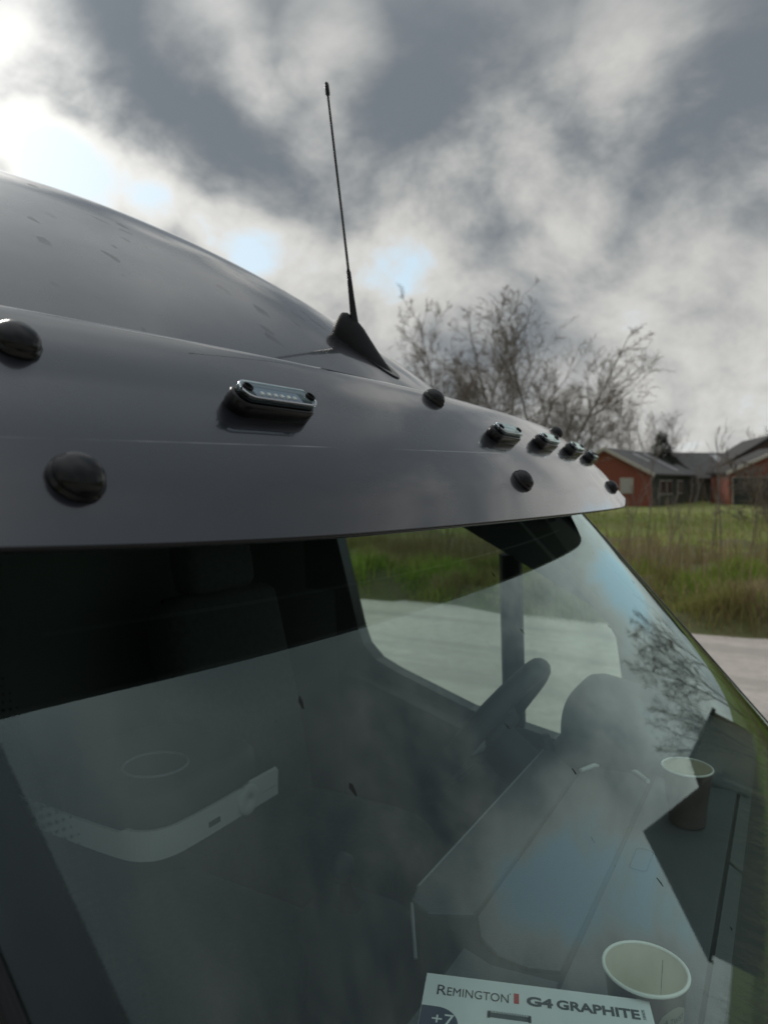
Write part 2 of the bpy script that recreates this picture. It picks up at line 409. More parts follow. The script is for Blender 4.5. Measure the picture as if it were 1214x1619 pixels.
blades('roadside_grass', X, Y, rs.uniform(.10, .34, len(X)) * (1 + .55 * np.sin(X * 2.1 + Y) * np.sin(Y * 3.3 - X)), rs.uniform(.2, .9, len(X)), rs.uniform(.010, .02, len(X)), 'grass_blades', 'tufted green grass on the bank along the gravel road', 'grass')
X, Y = clumped(16000, -20, 16, 12.3, 16.5, 260, .40)
blades('dry_weeds', X, Y, rs.uniform(.15, .7, len(X)), rs.uniform(.05, .55, len(X)), rs.uniform(.007, .014, len(X)), 'dry_blades', 'brown dried weeds standing on top of the grass bank', 'weeds')
X = rs.uniform(-20, 16, 6000); Y = rs.uniform(11.6, 15.5, 6000)
blades('tall_stalks', X, Y, rs.uniform(.5, 1.7, len(X)) ** 1.15, rs.uniform(.02, .3, len(X)), rs.uniform(.006, .010, len(X)), 'dry_blades', 'thin tall brown stalks rising above the weeds on the bank', 'weeds')
X, Y = clumped(16000, -16, 14, 9.8, 11.9, 80, .22)
blades('straw_grass', X, Y, rs.uniform(.2, .55, len(X)), rs.uniform(.4, .95, len(X)), rs.uniform(.008, .014, len(X)), 'dry_blades', 'straw coloured tussock grass drooping over the bank edge', 'grass')
X = rs.uniform(-40, 40, 30000); Y = rs.uniform(17, 45, 30000)
blades('meadow_grass', X, Y, rs.uniform(.08, .3, len(X)), rs.uniform(.2, .8, len(X)), rs.uniform(.02, .05, len(X)), 'grass_blades', 'short green grass of the meadow behind the dry weeds', 'grass', zf=lambda X, Y: np.maximum(bank_z(X, Y), .08))

# ------------------------------------------------------------------ bare trees
def grow(seed, height, spread, levels=4, stems=1, up=.25, density=1.0, kids=(15, 8, 6, 4, 3), bare=.22):
    """recursive bare crown; each row: start, end, two radii, level"""
    r = random.Random(seed); segs = []
    def branch(p, d, L, rad, lev):
        n = (9, 6, 4, 3, 2, 2)[lev]; pts = []; q = p.copy(); dd = d.copy(); wob = (.05, .12, .16, .18, .2, .2)[lev]
        for i in range(n):
            dd = (dd + Vector((r.gauss(0, wob), r.gauss(0, wob), r.gauss(0, wob * .7) + up * (.0, .30, .22, .10, .0, 0)[lev]))).normalized()
            q2 = q + dd * (L / n); r0 = rad * (1 - i / n * .8); r1 = rad * (1 - (i + 1) / n * .8)
            segs.append((*q, *q2, r0, r1, lev)); pts.append((q.copy(), q2.copy(), dd.copy(), r0)); q = q2
        if lev >= levels: return
        for k in range(max(2, int(round(kids[lev] * density * r.uniform(.8, 1.2))))):
            f = r.uniform(bare if lev == 0 else .12, .98)
            a_, b_, bd, rr0 = pts[min(n - 1, int(f * n))]
            bp = a_.lerp(b_, f * n - int(f * n))
            ax = Vector((r.gauss(0, 1), r.gauss(0, 1), r.gauss(0, .3))); ax = (ax - bd * ax.dot(bd)).normalized()
            ang = r.uniform(.45, .95) * spread
            nd = (bd * math.cos(ang) + ax * math.sin(ang)).normalized()
            rem = (1 - f) * .75 + .25
            Ln = L * r.uniform(.34, .60) * (rem if lev == 0 else (.6 + .4 * rem)) * (1.15 if lev == 0 else 1)
            branch(bp, nd, Ln, max(rr0 * r.uniform(.38, .6), .004), lev + 1)
    for s in range(stems):
        a = 2 * math.pi * s / max(stems, 1) + r.uniform(-.5, .5); tl = .04 if stems == 1 else r.uniform(.12, .32)
        o = .2 * (stems > 1)
        branch(Vector((math.cos(a) * o, math.sin(a) * o, -.15)), Vector((math.cos(a) * tl, math.sin(a) * tl, 1)).normalized(), height * r.uniform(.8, 1.0), height * .0095 / (1 if stems == 1 else 1.4), 0)
    S = np.array(segs); S[:, :6] *= height / S[:, 5].max()
    return S
def segs_mesh(name, S, mat, parent=None, k=3):
    a, b, r0, r1 = S[:, :3], S[:, 3:6], S[:, 6:7], S[:, 7:8]
    d = b - a; d /= np.linalg.norm(d, axis=1, keepdims=True) + 1e-9
    ref = np.where(np.abs(d[:, 2:3]) > .9, [[1., 0, 0]], [[0, 0, 1.]])
    u = np.cross(d, ref); u /= np.linalg.norm(u, axis=1, keepdims=True); v = np.cross(d, u)
    ring = [u * math.cos(t) + v * math.sin(t) for t in np.linspace(0, 2 * math.pi, k, endpoint=False)]
    V = np.stack([a + q * r0 for q in ring] + [b + q * r1 for q in ring], 1).reshape(-1, 3)
    i = np.arange(len(S))[:, None] * (2 * k)
    F = np.concatenate([np.concatenate([i + j, i + (j + 1) % k, i + k + (j + 1) % k, i + k + j], 1) for j in range(k)], 0)
    return np_mesh(name, V, F, mat, smooth=True, parent=parent)
def tree_meshes(seed, height, spread, levels, stems=1, twig_min=.0055, density=1.0):
    S = grow(seed, height, spread, levels, stems, density=density)
    S[:, 6:8] = np.maximum(S[:, 6:8], twig_min)
    thick = S[:, 8] < 1.5
    t_ = segs_mesh('trunk', S[thick], 'bark', k=6); c_ = segs_mesh('crown', S[~thick], 'twig')
    COL.objects.unlink(t_); COL.objects.unlink(c_); return t_.data, c_.data
TM = {'birch': tree_meshes(3, 10, .92, 4, 2, density=.84), 'birch2': tree_meshes(11, 10, .95, 4, 2, density=.8), 'multi': tree_meshes(21, 8, .8, 3, 5, density=.8), 'round': tree_meshes(34, 8, 1.0, 4, 1, density=.9), 'wide': tree_meshes(52, 8, .95, 4, 2, density=.8)}
def ray_at(px, depth, z=0.0):
    p = CAM + (RIGHT * ((px - 607) / 1122) + FWD) * depth; return (p[0], p[1], z)
def put_tree(kind, loc, h, rz, label, group=None, sx=1.0, cat='tree', name='bare_tree'):
    o = empty(name, loc, label, cat, group); base = 8 if kind in ('multi', 'round', 'wide') else 10
    for nm, me in zip(('trunk', 'crown'), TM[kind]):
        c = bpy.data.objects.new(nm, me); COL.objects.link(c); c.parent = o
    k = h / base; o.scale = (k * sx, k * sx, k); o.rotation_euler.z = rz
    return o
G = 'bare trees along the far side of the meadow'
put_tree('birch', ray_at(732, 40), 13.2, .3, 'tallest bare tree of the row, its top rising right of the antenna', G, .98)
put_tree('birch2', ray_at(800, 42), 12.8, 1.9, 'bare slim-trunked tree in the middle of the tall tree clump', G, 1.0)
put_tree('birch', ray_at(762, 46), 12.4, 2.6, 'bare tree standing behind the gap between the two tallest crowns', G, .9)
put_tree('birch2', ray_at(868, 41), 13.0, 4.4, 'bare airy tree at the right end of the tall clump', G, 1.2)
put_tree('multi', ray_at(690, 38), 8.6, .5, 'bushy many-stemmed bare tree low at the left end of the clump', G, 1.1)
put_tree('round', ray_at(745, 37), 5.6, 1.2, 'low round bare tree right behind the upper visor bolt cap', G, 1.2)
put_tree('multi', ray_at(845, 39), 7.8, 2.2, 'low many-stemmed bare tree right behind the marker lamps', G, 1.2)
put_tree('birch', ray_at(905, 44), 10.4, 3.6, 'shorter bare tree stepping down at the right of the tall clump', G, 1.1)
put_tree('round', ray_at(940, 66), 11.2, 3.0, 'bare tree directly left of the red brick gable', G, 1.1)
put_tree('wide', ray_at(988, 72), 10.8, .4, 'round-crowned bare tree rising right behind the brick gable', G, 1.0)
put_tree('multi', ray_at(1040, 74), 9.8, 1.0, 'smaller many-stemmed bare tree behind the long grey roof', G, 1.0)
put_tree('round', ray_at(905, 60), 10.2, 5.2, 'bare tree behind the last marker lamp of the row', G, 1.1)
put_tree('wide', ray_at(1205, 95), 9.6, 2.0, 'small bare tree peeping over the dark roof at the right edge', G, .8)
put_tree('wide', ray_at(690, 60), 9.0, 2.4, 'pale far bare tree half hidden behind the van roof', G, .9)
# trees farther right along the meadow: their reflections lie in the windscreen
G2 = 'bare trees right of the houses, mirrored in the windscreen'
for k, (az, dist, h, kind, lab) in enumerate([(39, 50, 9.0, 'round', 'round bare tree farthest left among those mirrored in the windscreen'),
                                              (43, 48, 9.0, 'wide', 'broad bare tree mirrored above the far paper cup'),
                                              (46.5, 50, 7.6, 'multi', 'many-stemmed bare tree mirrored over the far paper cup')]):
    a = math.radians(az); p = CAM + (RIGHT * math.sin(a) + FWD * math.cos(a)) * dist
    put_tree(kind, (p[0], p[1], 0), h, k * 1.3, lab, G2, 1.15)

def conifer(loc, h, rad, label, seed):
    o = empty('conifer_tree', loc, label, 'tree'); r = np.random.default_rng(seed)
    t_ = MB().lathe([(rad * .10, -.2), (rad * .08, h * .5), (.02, h * .97)], 8).build('trunk', 'bark'); t_.parent = o
    n = 4200; z = h * (1 - r.uniform(0, 1, n) ** .6 * .95); lim = rad * (1 - z / h) ** .8 * (1 + .25 * np.sin(z * 5)) + .05
    a = r.uniform(0, 2 * math.pi, n); q = lim * np.sqrt(r.uniform(.15, 1, n)) * r.uniform(.8, 1.15, n)
    c = np.stack([q * np.cos(a), q * np.sin(a), z], -1); s = .10 * h / 6
    out = np.stack([np.cos(a), np.sin(a), -.35 + 0 * a], -1) * r.uniform(1.5, 3.5, (n, 1)) * s
    sd = np.stack([-np.sin(a), np.cos(a), r.normal(0, .5, n)], -1) * s * .6
    V = np.stack([c - sd, c + sd, c + out], 1).reshape(-1, 3); F = np.arange(3 * n).reshape(-1, 3)
    k = np_mesh('crown', V, F, 'conifer'); k.parent = o
conifer(ray_at(1046, 68), 7.0, 2.2, 'dark evergreen tree behind the long grey roof', 1)
a = math.radians(69); p = CAM + (RIGHT * math.sin(a) + FWD * math.cos(a)) * 24
conifer((p[0], p[1], 0), 4.6, 1.9, 'dark evergreen standing right of the dark boarded barn', 2)

# thin saplings in the weeds
def sapling(px, depth, h, seed, label):
    S = grow(seed, h, .6, 2, 1, up=.5, kids=(9, 4, 3)); S[:, 6:8] = np.clip(S[:, 6:8] * .6, .0035, .02)
    o = empty('sapling', ray_at(px, depth, .2), label, 'sapling', 'bare saplings in the weeds')
    m = S[:, 8] < .5
    a_ = segs_mesh('stem', S[m], 'bark', k=5); b_ = tag(segs_mesh('twigs', S[~m], 'twig'), kind='stuff'); a_.parent = o; b_.parent = o
for i, (px, dp, h, lab) in enumerate([(1024, 15.5, 2.9, 'leafless sapling in front of the right corner of the brick gable'), (1068, 17, 2.4, 'short leafless sapling in front of the dark barn windows'),
                                      (1122, 14.5, 2.7, 'tall leafless sapling between the grey roof and the dark house'), (1138, 16.0, 3.3, 'tallest leafless sapling, its tip against the sky'),
                                      (985, 14.2, 2.0, 'low leafless sapling below the tip of the sun visor'), (1182, 14.8, 2.3, 'leafless sapling in front of the round brown bush'), (700, 14.5, 3.0, 'leafless sapling seen through the driver window'), (1050, 12.8, 1.8, 'small leafless sapling nearest the road')]):
    sapling(px, dp, h, 100 + i, lab)
# round brown bush at the right edge
S = grow(77, 3.4, 1.2, 3, 6, up=.1, kids=(10, 7, 5, 4), bare=.05); S[:, 6:8] = np.maximum(S[:, 6:8] * .7, .011)
bo = empty('brown_bush', ray_at(1208, 34), 'dense round leafless bush in front of the dark house', 'bush')
b_ = segs_mesh('branches', S, 'twig'); b_.parent = bo; bo.scale = (1.3, 1.3, 1.0)

# ------------------------------------------------------------------ houses
def house(name, px, depth, wid, length, eave, ridge, rot, wallm, roofm, label, wins=(), over=.35, gable_top=None, strips=(), sidewins=(), cat='house', loc=None):
    """gable end faces -y of its own frame, ridge runs along +y"""
    L = loc or ray_at(px, depth)
    o = empty(name, L, label, cat); o.rotation_euler.z = rot
    def part(mb, nm, mat, par=o):
        p = mb.build(nm, mat); p.parent = par; return p
    h = wid / 2
    wall = MB().add([(-h, 0, -.3), (h, 0, -.3), (h, 0, eave), (0, 0, ridge), (-h, 0, eave), (-h, length, -.3), (h, length, -.3), (h, length, eave), (0, length, ridge), (-h, length, eave)],
                    [(0, 1, 2, 3, 4), (9, 8, 7, 6, 5), (1, 6, 7, 2), (5, 0, 4, 9)])
    wl = part(wall, 'wall', wallm)
    if gable_top: part(MB().add([(-h * .98, -.03, eave), (h * .98, -.03, eave), (0, -.03, ridge - .05)], [(0, 1, 2)]), 'gable_boards', gable_top)
    sl = math.atan2(ridge - eave, h); dx, dz_ = math.cos(sl), math.sin(sl)
    for s in (-1, 1):
        e = (s * (h + over * dx), eave - over * dz_); t_ = .14
        y0, y1 = -.30, length + .3
        vs = [(0, y0, ridge), (e[0], y0, e[1]), (e[0], y1, e[1]), (0, y1, ridge)]
        vs += [(x, y, z + t_) for x, y, z in vs]
        rf = part(MB().add(vs, [(0, 1, 2, 3), (7, 6, 5, 4), (0, 4, 5, 1), (1, 5, 6, 2), (2, 6, 7, 3), (3, 7, 4, 0)]), 'roof', roofm)
        # barge board along the gable slope
        part(MB().add([(0, y0 - .03, ridge + t_), (e[0], y0 - .03, e[1] + t_), (e[0], y0 - .03, e[1] - .14), (0, y0 - .03, ridge - .14), (0, y0 + .02, ridge + t_ + .02), (e[0], y0 + .02, e[1] + t_ + .02)], [(0, 1, 2, 3), (0, 4, 5, 1)]), 'barge_board', 'pale_wood' if wallm == 'brick' else 'roof_dark')
        for (sy, su0, su1, sw) in (strips if s == 1 else ()):
            def q(u, y): return (s * u * (h + over * dx), y, ridge + t_ + .03 - u * (ridge - eave + over * dz_))
            part(MB().add([q(su0, sy), q(su1, sy), q(su1, sy + sw), q(su0, sy + sw)], [(0, 1, 2, 3)]), 'skylight', 'sheet_pale', rf)
    if wallm == 'brick' and sidewins: part(MB().box((h + .02, length / 2, eave / 2), (.03, length - .1, eave - .1)), 'side_cladding', 'dark_boards')
    for (x, z, ww, hh, pm) in wins:
        f = MB().box((x, -.03, z), (ww, .08, hh)); f = part(f, 'window', 'pale_wood')
        part(MB().box((x, -.065, z), (ww - .16, .04, hh - .16)), 'pane', pm, f)
    for (y, z, ww, hh) in sidewins:
        f = part(MB().box((h + .03, y, z), (.08, ww, hh)), 'window', 'pale_wood')
        part(MB().box((h + .065, y, z), (.04, ww - .14, hh - .14)), 'pane', 'window_glass', f)
    return o
GZ = math.atan2(FWD[1], FWD[0]) - math.pi / 2      # own +y points away from the lens
house('brick_house', 956, 58, 7.4, 15, 2.75, 4.75, GZ - .62, 'brick', 'roof_tile', 'single-storey red brick house with grey tiled roof and pale gable trim',
      wins=[(1.75, 1.75, 1.05, 1.25, 'blind'), (-1.6, 1.75, 1.05, 1.25, 'blind')], strips=[(5.2, .15, .5, .9), (9.2, .1, .85, .8)], sidewins=[(3.0, 1.6, 1.6, 1.2), (5.2, 1.6, 1.6, 1.2), (9, 1.6, 1.8, 1.2)])
house('grey_barn', 1062, 74, 9, 22, 2.5, 5.0, GZ - 1.38, 'dark_boards', 'roof_tile', 'long low barn with grey roof between the brick house and the dark house', strips=[(4, .1, .9, .9), (10, .1, .9, .9), (15, .3, .7, 1.2)], cat='barn', sidewins=[(3, 1.5, 2, 1.2), (6, 1.5, 2, 1.2), (11, 1.5, 2, 1.2)])
house('dark_house', 1222, 68, 10.0, 12, 3.3, 6.5, GZ - .25, 'tan_render', 'roof_dark', 'tall house with steep dark roof and brown gable at the right edge', wins=[(-1.3, 4.2, 1.2, 1.2, 'window_glass'), (1.4, 4.2, 1.2, 1.2, 'window_glass')], gable_top='brown_boards')
house('brick_annex', 1236, 60, 8.5, 5, 2.9, 4.9, GZ - .15, 'brick', 'roof_dark', 'low red brick annex with dark carport opening at the right edge', wins=[(-.2, 1.25, 7.6, 2.5, 'window_glass')])
a = math.radians(55.5); p = CAM + (RIGHT * math.sin(a) + FWD * math.cos(a)) * 40
house('dark_barn', 0, 0, 8.4, 14, 2.6, 5.9, GZ - a + .12, 'dark_boards', 'roof_dark', 'dark boarded barn with a gable, mirrored in the lower right of the windscreen', cat='barn', loc=(p[0], p[1], 0))
a = math.radians(49); p = CAM + (RIGHT * math.sin(a) + FWD * math.cos(a)) * 52
house('tan_shed', 0, 0, 8.0, 10, 3.0, 4.6, GZ - a, 'tan_render', 'roof_dark', 'pale rendered shed next to the dark barn, mirrored beyond the far cup', cat='shed', loc=(p[0], p[1], 0), wins=[(1.5, 1.7, 1.6, 1.4, 'window_glass')])

# ================================================================== the van
Z0 = CAMZ
def gx(y, z):
    """front face of the windscreen: x for a lateral position y and a height z (relative to the eye)"""
    a = abs(y)
    return -.412 + (-.127 - z) * .895 - .03 * (z + .35) ** 2 - .025 * a * a - .036 * (a / .885) ** 10
def side_y(z): return 1.0 - .075 * (min(max(z, -.8), .2) + .8) / .9 if z > -.8 else 1.0
def roof_z(x, y):
    d = np.clip(-x - .54, 0, None); a = np.abs(y) / .93
    z = .13 + .838 * d ** .996 / (1 + .446 * d) + .0146 * np.clip(d - 1, 0, None) - .417 * a ** 2.125
    lo = .02 - .05 * a ** 6 + .30 * np.clip(d / 2.4, 0, 1)
    k = .05
    return np.log(np.exp(z / k) + np.exp(lo / k)) * k
van = empty('van', (-1.6, 0, 0), 'dark grey high-roof van with sun visor, seen close across its windscreen', 'van')
def P(x, y, z): return (x, y, z + Z0)

# roof
xs = np.concatenate([np.linspace(-.54, -1.4, 40), np.linspace(-1.45, -4.6, 40)]); ys = np.linspace(-.93, .93, 72)
X, Y = np.meshgrid(xs, ys, indexing='ij')
MB().grid(np.stack([X, Y, roof_z(X, Y) + Z0], -1), flip=False).build('roof', 'grey_paint', van)
roof_edge = [(x, float(roof_z(np.array(x), np.array(.93)))) for x in xs]
DOORX = -1.46
for s in (-1, 1):
    rows = [[P(x, s * (.93 + (side_y(zz) - .93) * max(0, 1 - k)) if k < 1 else s * .93, zz) for k, zz in [(t, (-.02 + .02) + (ze - 0) * t) for t in (0, .5, 1)]] for x, ze in roof_edge if x > DOORX]
    MB().grid(rows).build('door_header', 'grey_paint', van)
    rows = []
    for x, ze in [(DOORX - .01, float(roof_z(np.array(DOORX - .01), np.array(.93))))] + [q for q in roof_edge if q[0] < DOORX - .02]:
        rows.append([P(x, s * (side_y(z) if z < 0 else side_y(0) + (.93 - side_y(0)) * (z / ze)), z) for z in [-1.72, -1.45, -1.1, -.8, -.5, -.25, 0, ze * .5, ze]])
    MB().grid(rows).build('cargo_side', 'grey_paint', van)
q = [(y, float(roof_z(np.array(-4.6), np.array(y)))) for y in ys]
MB().add([P(-4.6, y, z) for y, z in q] + [P(-4.6, 1, -.8), P(-4.6, 1, -1.72), P(-4.6, -1, -1.72), P(-4.6, -1, -.8)], [tuple(range(len(q) + 4))]).build('rear_doors', 'grey_paint', van)

# doors with window openings
def dfx(z): return gx(.885, z) - .085
WIN = [(-.905, -.115), (-.70, -.225), (-.50, -.335), (-.445, -.375), (-.415, -.43), (-.395, -.60), (-.40, -.70), (-.43, -.742), (-.50, -.752), (-.60, -.75), (-.86, -.705), (-1.12, -.62), (-1.19, -.59), (-1.235, -.545), (-1.255, -.49), (-1.335, -.14), (-1.33, -.10), (-1.29, -.085), (-.98, -.085)]
DOOR = [(dfx(-.02), -.02), (dfx(-.2), -.2), (dfx(-.4), -.4), (dfx(-.6), -.6), (dfx(-.8), -.8), (DOORX, -.8), (DOORX, -.02)]
def holed(outer, hole, off, s, name, mat, par):
    fn = lambda x, z: P(x, s * (side_y(z) - off), z)
    o3 = [Vector((x, z, 0)) for x, z in outer]; h3 = [Vector((x, z, 0)) for x, z in hole]
    tri = tessellate_polygon([o3, h3]); al = outer + hole
    return MB().add([fn(x, z) for x, z in al], [tuple(t) for t in tri]).build(name, mat, par)
for s in (-1, 1):
    d = MB().add([P(x, s * 1.0, z) for x, z in [(dfx(-.8), -.8), (DOORX, -.8), (DOORX, -1.6), (-.25, -1.6), (dfx(-.8), -1.2)]], [(0, 1, 2, 3, 4)]).build('door', 'grey_paint', van)
    holed(DOOR, WIN, 0, s, 'window_surround', 'grey_paint', d)
    holed([(x, z) for x, z in DOOR], [(x + (.0), z) for x, z in WIN], .055, s, 'inner_frame', 'door_trim', d)
    n = len(WIN)
    MB().add([P(x, s * (side_y(z) - .001), z) for x, z in WIN] + [P(x, s * (side_y(z) - .054), z) for x, z in WIN], [(i, (i + 1) % n, n + (i + 1) % n, n + i) for i in range(n)]).build('window_seal', 'rubber', d)
    MB().add([P(x, s * (side_y(z) - .03), z) for x, z in WIN], [tuple(range(n))]).build('window_pane', 'door_glass', d)
    MB().tube([P(-.722, s * (side_y(-.2) - .028), -.215), P(-.725, s * (side_y(-.73) - .028), -.73)], .034, 8).build('window_divider', 'black_plastic', d)
    MB().add([P(x, s * .93, z) for x, z in [(dfx(-.8), -.79), (DOORX, -.79), (DOORX, -1.5), (-.25, -1.5)]], [(0, 1, 2, 3)]).build('door_card', 'door_trim', d)
    MB().grid([[P(x, s * (side_y(-.75) - .03 - .07 * k), -.595 - .03 * k + (-.16 if x > -.7 else -.16 * max(0, (x + 1.25) / .55)) - .02) for k in (0, 1)] for x in np.linspace(-1.3, -.35, 12)]).build('window_ledge', 'door_trim', d)
    MB().box(P(-1.25, s * 1.02, -.95), (.2, .04, .035), bevel=.012).build('door_handle', 'black_plastic', d)
    # mirror on its arm
    if s > 0:
        mi = MB().box(P(-.30, s * 1.16, -.66), (.10, .17, .26), bevel=.03).build('wing_mirror', 'black_plastic', van)
        MB().tube([P(-.34, s * .99, -.78), P(-.32, s * 1.10, -.74)], .02, 8).build('mirror_arm', 'black_plastic', mi)
        MB().box(P(-.353, s * 1.16, -.66), (.004, .14, .22)).build('mirror_glass', 'chrome', mi)
    # A pillar outside and inside
    zs = np.linspace(.06, -.82, 24)
    MB().grid([[P(gx(.885, z) + .002, s * .894, z), P(gx(.885, z) - .015, s * .925, z), P(gx(.885, z) - .045, s * (side_y(z) - .02), z), P(dfx(z) - .002, s * side_y(z), z)] for z in zs], flip=s > 0).build('windscreen_pillar', 'grey_paint', van)
    MB().grid([[P(gx(.86, z) - .03, s * .845, z - .02), P(gx(.86, z) - .07, s * .87, z - .02), P(dfx(z) - .06, s * .905, z - .02), P(dfx(z) - .12, s * (side_y(z) - .06), z)] for z in zs]).build('pillar_trim', 'trim_grey', van)

# windscreen with its black border and dotted edge
ws = MB().grid([[P(gx(y, z), y, z) for y in np.linspace(-.885, .885, 91)] for z in np.linspace(.06, -.80, 44)], flip=True).build('windscreen', 'windscreen_glass', van)
def in_p(y, z, o=.004): return P(gx(y, z) - o * .7, y, z - o * .7)
for s in (-1, 1):
    MB().grid([[in_p(s * y, z) for y in (.842, .855, .87, .886)] for z in np.linspace(.06, -.80, 44)], flip=s < 0).build('black_border', 'frit', ws)
    mb = MB()
    for k, z in enumerate(np.arange(.02, -.79, -.0042)):
        for j in range(5):
            y = .8405 - j * .0040 - (.002 if k % 2 else 0); r_ = .0021 - .00034 * j
            mb.add([in_p(s * (y + r_ * math.cos(t)), z + r_ * .75 * math.sin(t)) for t in np.linspace(0, 2 * math.pi, 6, endpoint=False)], [(0, 1, 2, 3, 4, 5)])
    tag(mb.build('border_dots', 'frit', ws), kind='stuff')
    MB().tube([P(gx(.885, z) - .002, s * .8875, z) for z in np.linspace(.06, -.82, 30)], .0075, 8).build('rubber_seal', 'rubber', ws)
MB().grid([[in_p(y, z) for y in np.linspace(-.84, .84, 40)] for z in (-.715, -.76, -.80)], flip=True).build('lower_border', 'frit', ws)
MB().grid([[in_p(y, z, .006) for y in np.linspace(-.84, .84, 40)] for z in (.06, .03, .0)], flip=True).build('upper_border', 'frit', ws)
# header closing the gap from glass to roof (under the visor) and headliner
MB().grid([[P(gx(y, .06), y, .06), P(-.58 - .04 * y * y, y, min(.09, float(roof_z(np.array(-.54), np.array(y))))), P(-.54, y, float(roof_z(np.array(-.54), np.array(y))))] for y in np.linspace(-.93, .93, 30)]).build('header_panel', 'matte_black', van)
MB().grid([[P(x, y, .035 - .02 * (abs(y) / .9) ** 4) for y in np.linspace(-.93, .93, 10)] for x in np.linspace(-.60, -1.76, 6)]).build('headliner', 'liner', van)
MB().add([P(-1.76, -.93, .06), P(-1.76, .93, .06), P(-1.76, .95, -1.4), P(-1.76, -.95, -1.4)], [(0, 1, 2, 3)]).build('bulkhead', 'liner', van)
MB().add([P(-1.76, -.95, -1.3), P(-1.76, .95, -1.3), P(.1, .95, -1.3), P(.1, -.95, -1.3)], [(0, 1, 2, 3)]).build('cab_floor', 'liner', van)
for s in (-1, 1):      # B pillar inside
    MB().add([P(-1.36, s * .90, .04), P(-1.76, s * .90, .04), P(-1.76, s * .93, -1.3), P(-1.30, s * .93, -1.3)], [(0, 1, 2, 3)]).build('pillar_lining', 'liner', van)

# ---- sun visor
PROF0 = [(-.335, -.054), (-.350, -.032), (-.372, .0), (-.405, .040), (-.440, .076), (-.474, .109), (-.499, .1305), (-.515, .1430), (-.525, .1493), (-.535, .1533), (-.546, .1546), (-.562, .153), (-.588, .146), (-.605, .11), (-.607, .02)]
def catmull(pts, n=6):
    p = [np.array(q) for q in pts]; p = [2 * p[0] - p[1]] + p + [2 * p[-1] - p[-2]]; out = []
    for i in range(1, len(p) - 2):
        for t in np.linspace(0, 1, n, endpoint=False):
            out.append(.5 * (2 * p[i] + (p[i + 1] - p[i - 1]) * t + (2 * p[i - 1] - 5 * p[i] + 4 * p[i + 1] - p[i + 2]) * t * t + (3 * p[i] - p[i - 1] - 3 * p[i + 1] + p[i + 2]) * t ** 3))
    out.append(p[-2]); return np.array(out)
PROF = catmull(PROF0)
def vbow(y): return .052 * y * y + .014 * (abs(y) / .93) ** 8
def rise(y): return -.012 * y + (.055 * (y + .5) ** 2 if y < -.5 else 0.0) + (.02 * ((y - .8) / .13) ** 2 if y > .8 else 0.0)
cols = [(vbow(.93 * v), .93 * v, rise(.93 * v)) for v in np.linspace(-1, 1, 81)]
wrapR = [(vbow(.93) + .012 + .24 * t ** 1.4, .93 + .022 * math.sin(t * math.pi / 2), .085 * t) for t in (.12, .3, .5, .75, 1.0)]
cols = [(a, -y, r + rise(-.93)) for a, y, r in reversed(wrapR)] + cols + [(a, y, r + rise(.93)) for a, y, r in wrapR]
def vis_pt(i, c, off=0.0):
    x, z = PROF[i]; bx, y, rise = c
    k = max(0, 1 - i / 26.)
    return P(max(x - bx, -.66) - off, y - math.copysign(off, y) * (abs(y) > .93), z + rise * k - .012 * abs(y) ** 2 * (1 - k) - off)
nP = len(PROF)
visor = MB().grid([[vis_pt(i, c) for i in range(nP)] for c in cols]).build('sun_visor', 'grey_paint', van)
MB().grid([[vis_pt(i, c, .0045) for i in range(nP)] for c in cols], flip=True).build('visor_underside', 'underside', visor)
MB().grid([[vis_pt(0, c), (vis_pt(0, c)[0] + .0012, vis_pt(0, c)[1], vis_pt(0, c)[2] - .003), vis_pt(0, c, .0045)] for c in cols]).build('visor_edge', 'rubber', visor)
def on_visor(y, z):
    zz = PROF[:, 1]; i = int(np.argmax(zz >= z)); f = (z - zz[i - 1]) / (zz[i] - zz[i - 1])
    p = PROF[i - 1] + (PROF[i] - PROF[i - 1]) * f; t = PROF[i] - PROF[i - 1]; t /= np.linalg.norm(t)
    e = 1e-3; dxdy = -(vbow(y + e) - vbow(y - e)) / (2 * e)
    ty = Vector((dxdy, 1, 0)).normalized(); tu = Vector((t[0], 0, t[1])); nrm = ty.cross(tu).normalized()
    if nrm.x < 0: nrm = -nrm
    k = max(0, 1 - i / 26.)
    pos = Vector(P(p[0] - vbow(y), y, z + rise(y) * k - .012 * y * y * (1 - k)))
    return pos, nrm, ty
def frame(pos, nrm, ty):
    x = ty; z = nrm; y = z.cross(x).normalized(); x = y.cross(z)
    return Matrix(((x.x, y.x, z.x, pos.x), (x.y, y.y, z.y, pos.y), (x.z, y.z, z.z, pos.z), (0, 0, 0, 1)))
# bolt caps: a domed cap on a flat rubber washer
R_ = .0185
cap = MB().lathe([(R_ * 1.0, -.004), (R_ * 1.06, .0), (R_ * 1.06, .0035), (R_ * .97, .0045)] + [(R_ * .97 * math.cos(t), .0045 + R_ * .70 * math.sin(t)) for t in np.linspace(.12, math.pi / 2 - .001, 10)], 32).build('bolt_cap', 'rubber')
me_cap = cap.data; bpy.data.objects.remove(cap)
for y, z in [(-.80, -.003), (-.005, .001), (.80, -.006), (-.775, .112), (-.06, .134), (.79, .140)]:
    o = bpy.data.objects.new('bolt_cap', me_cap); COL.objects.link(o); o.parent = visor
    o.matrix_local = frame(*on_visor(y, z)) @ Matrix.Rotation(random.uniform(0, 6), 4, 'Z')
